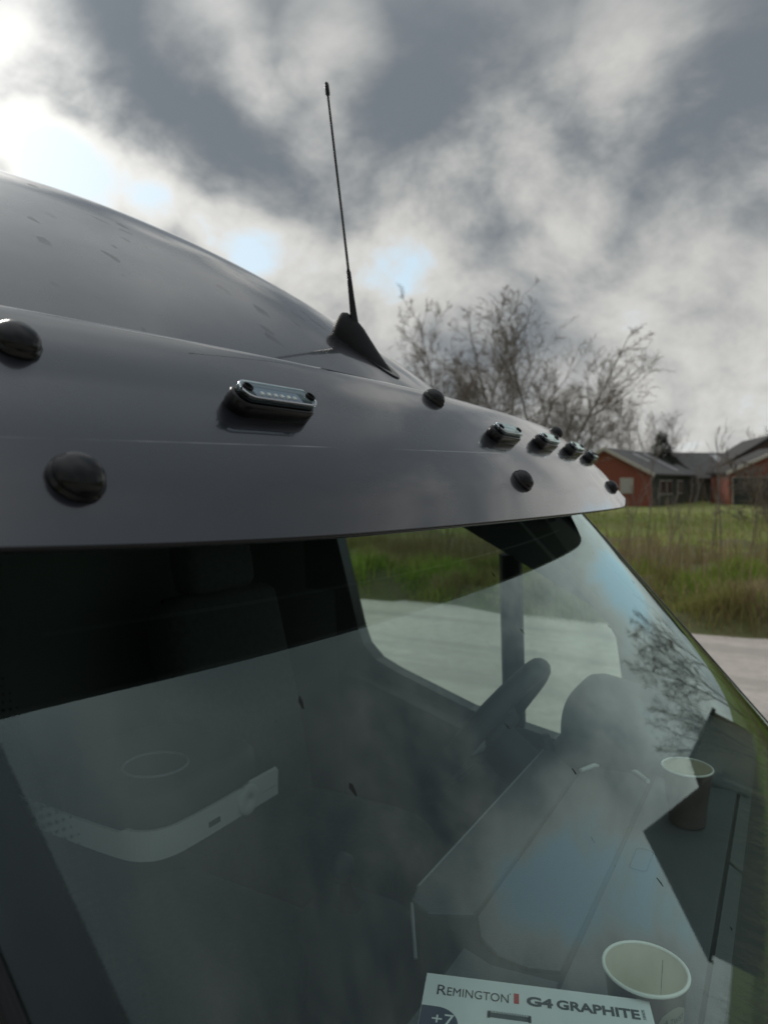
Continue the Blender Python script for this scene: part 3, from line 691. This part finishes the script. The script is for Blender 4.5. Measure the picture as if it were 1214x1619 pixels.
# brackets under the visor
for y in (-.78, .78):
    MB().tube([P(-.40 - vbow(y), y, .0), P(-.47 - vbow(y), y * .985, .03), P(gx(y, .04) - .0, y * .97, .045)], .012, 8).build('visor_bracket', 'black_plastic', visor)
MB().tube([P(-.372 - vbow(y) - .014, y, -.022 + rise(y) * .8) for y in np.linspace(-.75, .75, 40)], .002, 5).build('stiffening_wire', 'trim_grey', visor)

# marker lamps
def rrect(hx, hy, r, n=6):
    pts = []
    for cx_, cy_, a0 in ((hx - r, hy - r, 0), (-hx + r, hy - r, 90), (-hx + r, -hy + r, 180), (hx - r, -hy + r, 270)):
        for k in range(n + 1):
            t = math.radians(a0 + 90 * k / n); pts.append((cx_ + r * math.cos(t), cy_ + r * math.sin(t)))
    return pts
def loft(rings, smooth=True, capends=True):
    mb = MB(); mb.grid(np.array(rings), smooth, wrap=True); n = len(rings[0])
    if capends:
        mb.f.append(tuple(range(n - 1, -1, -1))); mb.sm.append(False)
        mb.f.append(tuple(range((len(rings) - 1) * n, len(rings) * n))); mb.sm.append(False)
    return mb
def rr(hx, hy, r, z): return [(x, y, z) for x, y in rrect(hx, hy, r)]
LX, LY = .057, .0155
def lamp_meshes():
    out = {}
    out['marker_lamp'] = loft([rr(LX - .003, LY - .002, .013, -.006), rr(LX, LY, .015, .002), rr(LX, LY, .015, .016), rr(LX - .0015, LY - .0012, .014, .0185), rr(LX - .004, LY - .0035, .012, .0190)]), 'lamp_rubber'
    out['base_frame'] = loft([rr(LX - .0035, LY - .003, .0125, .018), rr(LX - .0035, LY - .003, .0125, .0215), rr(LX - .005, LY - .0045, .011, .0225)]), 'black_plastic'
    out['reflector'] = loft([rr(.034, .0085, .003, .0215), rr(.034, .0085, .003, .0240), rr(.032, .006, .002, .0236)], False), 'lamp_white'
    out['lens'] = loft([rr(LX - .0028, LY - .0025, .013, .0215), rr(LX - .0028, LY - .0025, .013, .0265), rr(LX - .0048, LY - .0045, .011, .0290), rr(LX - .009, LY - .008, .007, .0296)], True), 'lens'
    out['lens_rim'] = MB().tube([(x, y, .0275) for x, y in rrect(LX - .0040, LY - .0037, .012)], .0013, 6, closed=True), 'chrome'
    out['screw'] = [(MB().lathe([(.0055, .019), (.0055, .0315), (.0042, .0318), (.0038, .0285), (.0, .0285)], 16, M=Matrix.Translation((sx * .046, 0, 0))), 'black_plastic') for sx in (-1, 1)]
    out['led'] = [(MB().box((-.024 + .0096 * k, -.001, .0245), (.004, .0035, .002)), 'led') for k in range(6)]
    return out
proto = {}
for nm, v in lamp_meshes().items():
    proto[nm] = []
    for mb, mat in (v if isinstance(v, list) else [v]):
        o = mb.build(nm, mat); proto[nm].append(o.data); bpy.data.objects.remove(o)
for y, z in [(-.545, .074), (.085, .077), (.352, .078), (.615, .076), (.845, .068)]:
    lamp = bpy.data.objects.new('marker_lamp', proto['marker_lamp'][0]); COL.objects.link(lamp); lamp.parent = van
    lamp.matrix_parent_inverse = Matrix.Translation(-Vector(van.location))
    lamp.matrix_basis = frame(*on_visor(y, z)) @ Matrix.Diagonal((1, 1, .84, 1))
    for nm, mes in proto.items():
        if nm == 'marker_lamp': continue
        for me in mes:
            c = bpy.data.objects.new(nm, me); COL.objects.link(c); c.parent = lamp

# antenna
rows = []
for s in np.linspace(0, 1, 18):
    x = -.605 - .125 * s
    zb = float(roof_z(np.array(x), np.array(0.))) - .004
    wdt = .036 * math.sqrt(max(0, 1 - (2 * s - 1.08) ** 4 * .86)) * (.45 + .55 * min(1, s * 2.2)) * (1 if s < .97 else .75)
    h = .005 + .044 * (s / .60) ** 1.5 if s < .60 else .049 + .007 * math.sin((s - .6) / .4 * 2.2) - .045 * ((s - .6) / .4) ** 6
    if s in (0., 1.): wdt *= .5; h *= .3
    rows.append([P(x, wdt * math.cos(t) * (1 - .25 * math.sin(t)), zb + h * math.sin(t) ** .9) for t in np.linspace(0, math.pi, 15)])
ant = MB().grid(rows, True).build('antenna', 'black_plastic', van)
base, top = Vector(P(-.690, 0, .274)), Vector(P(-.752, -.004, .748))
mid = base.lerp(top, .235)
MB().tube([base - (top - base) * .04, base, base.lerp(mid, .25), base.lerp(mid, .6), mid, mid.lerp(top, .02)], [.0100, .0088, .0068, .0052, .0042, .0026], 12).build('rubber_foot', 'rubber', ant)
MB().tube([mid, top], [.0026, .0020], 8).build('whip', 'matte_black', ant)
MB().tube([top.lerp(base, .055), top.lerp(base, .05), top.lerp(base, .01), top], [.0024, .0042, .0042, .0025], 10).build('tip', 'rubber', ant)
gz = lambda x, y: float(roof_z(np.array(x), np.array(y)))
MB().prism([(-.603 - .13 * t, .036 * math.sin(a_)) for t, a_ in [(.5 - .52 * math.cos(a), a) for a in np.linspace(0, 2 * math.pi, 28, endpoint=False)]], -.006, .003, lambda x, y, z: P(x, y, gz(x, y) + z)).build('base_gasket', 'rubber', ant)

# ---- dashboard
def PD(x, y, z): return (x * 1.05, (y + 1.105) * 1.05 - 1.105, z * 1.05 + Z0)
def dash_prof(y):
    k = 1 / (1 + math.exp(-(y + .255) / .012))           # centre and driver side against the passenger side
    xr = -.375 * (1 - k) + -.462 * k; rd = .045 * (1 - k) + .006 * k
    ed = 0.0
    pts = [(.175, -.785), (.06, -.69), (-.05, -.600), (-.09, -.587), (-.225, -.583), (xr + rd + .01, -.583)]
    pts += [(xr + rd - rd * math.sin(t), -.583 - rd + rd * math.cos(t)) for t in np.linspace(.2, math.pi / 2, 5)]
    pts += [(xr + .02, -.70), (xr + .10 + .05 * (1 - k), -.82), (xr + .2, -1.3)]
    return pts
dash = MB().grid([[PD(x, y, z) for x, z in dash_prof(y)] for y in np.concatenate([np.linspace(-.90, -.30, 14), np.linspace(-.29, -.21, 13), np.linspace(-.2, .90, 20)])], flip=True).build('dashboard', 'dash_dark', van)
def slab(poly, zt, name, mat, par, th=.006, bev=.002):
    inner = []
    c = np.mean(poly, axis=0)
    for x, y in poly:
        v = c - np.array((x, y)); v /= np.linalg.norm(v); inner.append((x + v[0] * bev, y + v[1] * bev))
    rings = [[PD(x, y, zt(x, y) - th) for x, y in poly], [PD(x, y, zt(x, y) - bev * .7) for x, y in poly], [PD(x, y, zt(x, y)) for x, y in inner]]
    return loft(rings, False).build(name, mat, par)
flatz = lambda z: (lambda x, y: z)
arc_far = [(-.236, .325), (-.262, .357), (-.29, .371), (-.318, .370), (-.345, .350), (-.361, .312)]
arc_near = [(-.359, -.225), (-.340, -.262), (-.31, -.283), (-.27, -.286), (-.235, -.272)]
slab([(-.2355, .0)] + arc_far + [(-.359, .0)] + arc_near, flatz(-.5775), 'storage_lid', 'dash_plastic', dash)
slab([(-.366, .31), (-.450, .41), (-.460, .40), (-.4605, -.20), (-.452, -.235), (-.42, -.25), (-.366, -.222)], lambda x, y: -.5775 + .03 * max(0, -(x + .366)) * 0, 'dash_ledge', 'dash_plastic', dash)
MB().tube([PD(-.4605, y, -.579) for y in np.linspace(-.20, .41, 20)] , .0028, 6).build('ledge_edge', 'trim_grey', dash)
MB().tube([PD(-.452, -.235, -.582), PD(-.436, -.262, -.592), PD(-.418, -.29, -.615)], .0028, 6).build('ledge_corner', 'trim_grey', dash)
def fz(x, y): return -.5775 if x < -.09 else -.5775 - (x + .09) * .62
slab([(-.085, -.84), (-.085, .84), (-.2265, .80), (-.2265, .33), (-.2265, -.272), (-.2265, -.84)], fz, 'dash_panel', 'dash_plastic', dash)
slab([(-.2305, -.84), (-.2305, -.292), (-.31, -.303), (-.35, -.29), (-.362, -.84)], flatz(-.5775), 'passenger_panel', 'dash_plastic', dash)
slab([(.09, -.84), (.09, .10), (-.080, .10), (-.080, -.84)], lambda x, y: -.5835 - max(0, x + .08) * .70, 'vent_panel', 'dash_plastic', dash)
slab([(.09, .108), (.09, .84), (-.080, .84), (-.080, .108)], lambda x, y: -.5835 - max(0, x + .08) * .70, 'vent_panel', 'dash_plastic', dash)
MB().tube([PD(x - .196, y + .032, -.5768) for y, x in rrect(.034, .0125, .008)], .0009, 5, closed=True).build('panel_slot', 'groove', dash)
MB().tube([PD(x + .001, y + .004, -.5745) for x, y in arc_far], .0045, 8).build('lid_rim', 'trim_pale', dash)
# instrument hood
rows = []
for t in np.linspace(0, 1, 14):
    x = -.405 + .34 * t; hh = .118 * (1 - t ** 1.5) * (1 if t > .02 else .93) + .004; ww = .215 - .03 * t
    rows.append([PD(x - .02 * math.sin(a) * (1 - t), .565 + ww * np.sign(math.cos(a)) * abs(math.cos(a)) ** .6, -.585 + hh * math.sin(a) ** .72) for a in np.linspace(0, math.pi, 24)])
hood = MB().grid(rows).build('instrument_hood', 'dash_plastic', dash)
MB().add([tuple(np.array(p) + np.array((.012, 0, -.004))) for p in rows[0]], [tuple(range(24))]).build('instrument_face', 'matte_black', dash)
MB().tube([PD(-.445, .40, -.60), PD(-.455, .41, -.575), PD(-.462, .41, -.55)], [.012, .016, .010], 10).build('stalk', 'dash_dark', dash)

# steering wheel
C = Vector(P(-.620, .47, -.585)); ax = Vector((math.cos(math.radians(53)), 0, math.sin(math.radians(53)))); ay = Vector((0, 1, 0)); an = ax.cross(ay)
sw = MB().tube([C + ax * .19 * math.cos(t) + ay * .19 * math.sin(t) for t in np.linspace(0, 2 * math.pi, 48, endpoint=False)], .026, 12, closed=True).build('steering_wheel', 'dash_dark', van)
MB().lathe([(.0, -.02), (.07, -.02), (.078, -.005), (.07, .012), (.03, .02), (0, .021)], 24, M=Matrix.Translation(C - an * .02) @ an.to_track_quat('Z', 'Y').to_matrix().to_4x4()).build('hub', 'dash_dark', sw)
for t in (math.pi * .5, math.pi * 1.5, math.pi * .97):
    d_ = ax * math.cos(t) + ay * math.sin(t)
    MB().tube([C + d_ * .06 - an * .015, C + d_ * .18], [.019, .012], 8).build('spoke', 'trim_grey', sw)
MB().tube([C - an * .02, Vector(P(-.44, .47, -.74))], [.05, .06], 12).build('steering_column', 'dash_dark', sw)

# seats
def cushion(c, size, name, mat, par, rot=None, bev=.05):
    hx, hy, hz = (v / 2 for v in size); M = rot or Matrix.Identity(3); rings = []
    for k in range(9):
        t = math.pi * (k / 8 - .5); zz = (hz - bev) * (1 if k > 4 else -1 if k < 4 else 0) + bev * math.sin(t); ins = bev * (1 - math.cos(t))
        rings.append([tuple(M @ Vector((x, y, zz)) + Vector(c)) for x, y in rrect(hx - ins, hy - ins, min(.09, hx * .6), 5)])
    return loft(rings, True).build(name, mat, par)
for y in (.47, -.02, -.47):
    wd = .46 if y != -.02 else .40
    st = cushion(P(-1.08, y, -1.0), (.50, wd, .17), 'seat', 'seat_fabric', van, bev=.07)
    rot = Matrix.Rotation(math.radians(-14), 3, 'Y')
    if y == -.02: continue
    cushion(P(-1.40, y, -.65), (.15, wd, .68), 'backrest', 'seat_fabric', st, rot, bev=.06)
    cushion(P(-1.48, y, -.235), (.10, .27, .19), 'headrest', 'seat_fabric', st, rot, bev=.045)
    for dy in (-.06, .06): MB().tube([P(-1.45, y + dy, -.38), P(-1.475, y + dy, -.27)], .006, 6).build('headrest_rod', 'rim_metal', st)
# middle backrest folded flat: a tray with a pale band round it
fy0, fy1 = -.145, .235
tray = cushion(P(-1.245, .045, -.665), (.36, .36, .105), 'folded_backrest', 'dash_dark', van, bev=.03)
band = [(-1.50, -.150), (-1.30, -.153), (-1.14, -.150), (-1.085, -.135), (-1.060, -.10), (-1.054, -.04), (-1.054, .10), (-1.054, .225)]
band = [tuple(q) for q in catmull(band, 5)]
def band_mb(h0, h1, th):
    out = []; n = len(band)
    for i, (x, y) in enumerate(band):
        a = np.array(band[max(i - 1, 0)]); b = np.array(band[min(i + 1, n - 1)]); t = (b - a) / np.linalg.norm(b - a); nn = np.array((t[1], -t[0]))
        lo = h0(i / (n - 1)); hi = h1(i / (n - 1))
        out.append([P(x, y, lo), P(x + nn[0] * th, y + nn[1] * th, lo), P(x + nn[0] * th, y + nn[1] * th, hi), P(x, y, hi)])
    return MB().grid(out, False, wrap=True)
band_mb(lambda s: -.735, lambda s: -.685 + .008 * (s > .3), .008).build('pale_band', 'trim_pale', tray)
MB().lathe([(.0, .0), (.034, .0), (.034, .010), (.028, .014), (.008, .014), (.007, .010), (0, .010)], 28, M=Matrix.Translation(P(-1.052, .118, -.706)) @ Matrix.Rotation(math.pi / 2, 4, 'Y')).build('hinge_knob', 'trim_pale', tray)
MB().box(P(-1.0455, .012, -.713), (.003, .034, .012), bevel=.001).build('band_slot', 'groove', tray)
MB().box(P(-1.047, .17, -.690), (.010, .10, .045), bevel=.004).build('hinge_arm', 'trim_pale', tray)
MB().tube([P(-1.19 + .068 * math.cos(t), -.015 + .068 * math.sin(t), -.611) for t in np.linspace(0, 2 * math.pi, 32, endpoint=False)], .003, 6, closed=True).build('cup_ring', 'trim_grey', tray)
# gear lever console
gc = loft([[P(x * k - .80, y * k + .16, z) for x, y in rrect(.12, .10, .05)] for k, z in ((1.25, -1.25), (1.1, -1.0), (1, -.93), (.8, -.905), (.3, -.895))], True).build('gear_console', 'dash_dark', van)
MB().tube([P(-.80, .16, -.92), P(-.81, .15, -.83)], [.03, .010], 10).build('gear_boot', 'matte_black', gc)
MB().lathe([(.0, -.03), (.016, -.025), (.024, .0), (.022, .018), (.012, .027), (0, .029)], 16, M=Matrix.Translation(P(-.812, .148, -.81))).build('gear_knob', 'dash_plastic', gc)

# ---- nose of the van (below the glass, outside the picture)
rows = []
for s in np.linspace(0, 1, 10):
    x = .17 + .62 * s
    rows.append([P(x - .10 * (abs(y) / .97) ** 3 * (1 + s), y, -.80 - .16 * s ** 1.6 - .10 * (abs(y) / .97) ** 4) for y in np.linspace(-.97, .97, 24)])
MB().grid(rows).build('bonnet', 'grey_paint', van)
last = rows[-1]
MB().grid([[(p[0] + dx, p[1] * k, p[2] + dz_) for p in last] for dx, dz_, k in ((0, 0, 1), (.05, -.1, 1.01), (.08, -.35, 1.02), (.10, -.5, 1.02))]).build('grille_panel', 'grey_paint', van)
MB().grid([[(p[0] + dx, p[1] * k, Z0 + zz) for p in last] for dx, zz, k in ((.10, -1.42, 1.02), (.14, -1.46, 1.03), (.14, -1.68, 1.03), (.06, -1.74, 1.0))]).build('bumper', 'black_plastic', van)
MB().box(P(.86, 0, -1.22), (.04, 1.0, .16), bevel=.015).build('grille', 'black_plastic', van)
for s in (-1, 1):
    MB().box(P(.66, s * .80, -1.16), (.22, .30, .24), bevel=.05).build('headlight', 'lens', van)
    MB().box(P(.63, s * .80, -1.16), (.18, .26, .20), bevel=.05).build('headlight_bowl', 'lamp_white', van)
    MB().add([P(.17, s * .97, -.90), P(.60, s * 1.0, -1.0), P(.62, s * 1.0, -1.42), P(.50, s * 1.0, -1.60), P(-.25, s * 1.0, -1.60), P(dfx(-.8), s * 1.0, -1.2), P(dfx(-.8), s * 1.0, -.8)], [tuple(range(7))]).build('fender', 'grey_paint', van)
    for x in (.10, -3.3):
        Mw = Matrix.Translation((x, s * .90, .35)) @ Matrix.Rotation(math.pi / 2, 4, 'X')
        wh = MB().lathe([(.21, -.11), (.33, -.11), (.35, -.08), (.35, .08), (.33, .11), (.21, .11)], 32, M=Mw, cap=False).build('wheel', 'tyre', van)
        MB().lathe([(.215, -.10), (.20, -.05), (.05, -.03), (.05, .03), (.20, .05), (.215, .10)], 32, M=Mw).build('wheel_rim', 'rim_metal', wh)
MB().add([P(.6, -.9, -1.66), P(.6, .9, -1.66), P(-4.6, .98, -1.70), P(-4.6, -.98, -1.70)], [(0, 1, 2, 3)]).build('underbody', 'matte_black', van)
MB().grid([[P(.19 + dx, y, -.80 + dz_) for y in np.linspace(-.9, .9, 12)] for dx, dz_ in ((-.06, .0), (.0, -.012), (.08, -.02))]).build('cowl', 'black_plastic', van)

# ================================================================== things on the dashboard
def cup(x, y, z, label, tilt=0.0, rz=0.0, text=None):
    o = empty('paper_cup', P(x, y, z), label, 'paper cup', 'paper coffee cups on the dashboard')
    o.rotation_euler = (tilt, 0, rz)
    H, r0, r1 = .097, .030, .0415
    body = MB().lathe([(r0, 0), (r1, H)], 40, cap=False).build('sleeve', 'cup_print'); body.parent = o
    inner = MB().lathe([(.0, .008), (r0 - .001, .008), (r1 - .0008, H)], 40, cap=False).build('lining', 'cup_paper'); inner.parent = o
    rim = MB().tube([((r1 + .0006) * math.cos(t), (r1 + .0006) * math.sin(t), H) for t in np.linspace(0, 2 * math.pi, 48, endpoint=False)], .0019, 8, closed=True).build('rolled_rim', 'cup_rim'); rim.parent = o
    a = math.radians(108)
    seam = MB().tube([((r0 + (r1 - r0) * t - .0012) * math.cos(a), (r0 + (r1 - r0) * t - .0012) * math.sin(a), H * t) for t in (.15, .5, .9)], .0004, 4).build('seam', 'ink_black'); seam.parent = inner
    # printed cream panel with lettering on the side
    pts = []
    for v in np.linspace(0, 1, 12):
        hw = .52 * math.sqrt(max(.02, 1 - (2 * v - 1) ** 4)); z_ = H * (.05 + .80 * v)
        pts.append([((r0 + (r1 - r0) * z_ / H + .0006) * math.cos(q), (r0 + (r1 - r0) * z_ / H + .0006) * math.sin(q), z_) for q in np.linspace(-hw, hw, 14)])
    pan = MB().grid(pts).build('printed_panel', 'cup_cream'); pan.parent = o
    return o
def lettering(s, size, mat, name, M, sx=1.0, bold=0.0, spacing=1.0, fit=None):
    c = bpy.data.curves.new(name, 'FONT'); c.body = s; c.size = size; c.space_character = spacing; c.offset = bold; c.extrude = .00008; c.resolution_u = 4
    o = bpy.data.objects.new(name, c); COL.objects.link(o)
    me = bpy.data.meshes.new_from_object(o.evaluated_get(bpy.context.evaluated_depsgraph_get()))
    bpy.data.objects.remove(o)
    v = np.empty(len(me.vertices) * 3); me.vertices.foreach_get('co', v); v = v.reshape(-1, 3)
    x0, x1 = v[:, 0].min(), v[:, 0].max(); v[:, 0] -= x0
    if fit: v[:, 0] *= fit[0] / (x1 - x0); v[:, 1] *= fit[1] / (v[:, 1].max())
    me.vertices.foreach_set('co', v.ravel()); me.transform(M); me.materials.clear(); me.materials.append(MATS[mat]); me.update()
    o = bpy.data.objects.new(name, me); COL.objects.link(o); return o
cup_near = cup(-.1305, -.325, -.6055, 'paper cup standing behind the white box, its pale inside showing', rz=math.radians(-35))
cup_far = cup(-.158, .262, -.6055, 'paper cup farther along the dashboard near the instrument hood', rz=math.radians(60))
for txt, zc, hgt, wdt in (('A TWIST', .066, .006, .022), ('LAVA', .050, .011, .030)):
    t_ = lettering(txt, .01, 'ink_grey', 'lettering', Matrix.Identity(4), fit=(wdt, hgt))
    v = np.empty(len(t_.data.vertices) * 3); t_.data.vertices.foreach_get('co', v); v = v.reshape(-1, 3)
    zz = zc + v[:, 1]; rr_ = .030 + (.0415 - .030) * zz / .097 + .0012; q = (v[:, 0] - wdt / 2) / .034
    t_.data.vertices.foreach_set('co', np.stack([rr_ * np.cos(q), rr_ * np.sin(q), zz], -1).ravel()); t_.parent = cup_near

# carton
A = np.array([-.3393, -.4163]); U = np.array([.9439, .3303]); Vv = np.array([.3303, -.9439]); BW, BD, BH = .2275, .105, .0935
ang = math.atan2(U[1], U[0]); BS = .9717; ZT = -.515
A = np.array([0, -1.105]) + (A - np.array([0, -1.105])) * BS
carton = empty('trimmer_carton', P(A[0], A[1], ZT - BH * BS), 'white printed trimmer carton lying on the dashboard in front of the cup', 'box')
carton.rotation_euler.z = ang; carton.scale = (BS, BS, BS)
def cpart(o, par=carton): o.parent = par; return o
body = cpart(MB().box((BW / 2, -BD / 2, BH / 2), (BW, BD, BH - .0006)).build('carton_body', 'card_side'))
cpart(MB().add([(0, 0, BH), (0, -BD, BH), (BW, -BD, BH), (BW, 0, BH)], [(0, 1, 2, 3)]).build('printed_top', 'card_white'))
def at(u, v, dz_=.0003): return Matrix.Translation((u, -v, BH + dz_))
cpart(lettering('R', .02, 'ink_black', 'lettering', at(.0136, .0302), fit=(.0098, .0142)))
cpart(lettering('EMINGTON', .016, 'ink_black', 'lettering', at(.0240, .0298), fit=(.0628, .0118)))
cpart(lettering('®', .005, 'ink_black', 'lettering', at(.0874, .0178), fit=(.0016, .0018)))
cpart(MB().box((.0946, -.0221, BH + .0003), (.0052, .0142, .0002)).build('red_bar', 'ink_red'))
cpart(lettering('G4', .02, 'ink_grey', 'lettering', at(.1047, .0288), fit=(.0262, .0124), bold=.0009))
cpart(lettering('GRAPHITE', .02, 'ink_grey', 'lettering', at(.1345, .0284), fit=(.0806, .0124), bold=.0007))
cpart(lettering('SERIES', .006, 'ink_navy', 'lettering', at(.2175, .0150) @ Matrix.Rotation(-math.pi / 2, 4, 'Z'), fit=(.0135, .0028)))
bd = [(.0, -.0475), (.016, -.0475)] + [(.016 + .022 * math.sin(t), -.0695 + .022 * math.cos(t)) for t in np.linspace(.15, math.pi / 2, 8)] + [(.038, -.095), (.0, -.095)]
bg_ = cpart(MB().prism([(x + .0004, y) for x, y in bd], BH + .0002, BH + .0004).build('badge', 'ink_navy'))
cpart(lettering('+7', .02, 'card_white', 'lettering', at(.0125, .0715, .0006), fit=(.0215, .0145)), bg_)
comb = MB().box((.0875, -.0490, BH + .0003), (.041, .0062, .0002)); comb.box((.0675, -.0485, BH + .0003), (.003, .0092, .0002)); comb.box((.1075, -.0485, BH + .0003), (.003, .0092, .0002))
for k in range(24): comb.box((.0695 + .0016 * k, -.0447, BH + .0003), (.0007, .0028, .0002))
cpart(comb.build('comb_picture', 'comb_grey'))
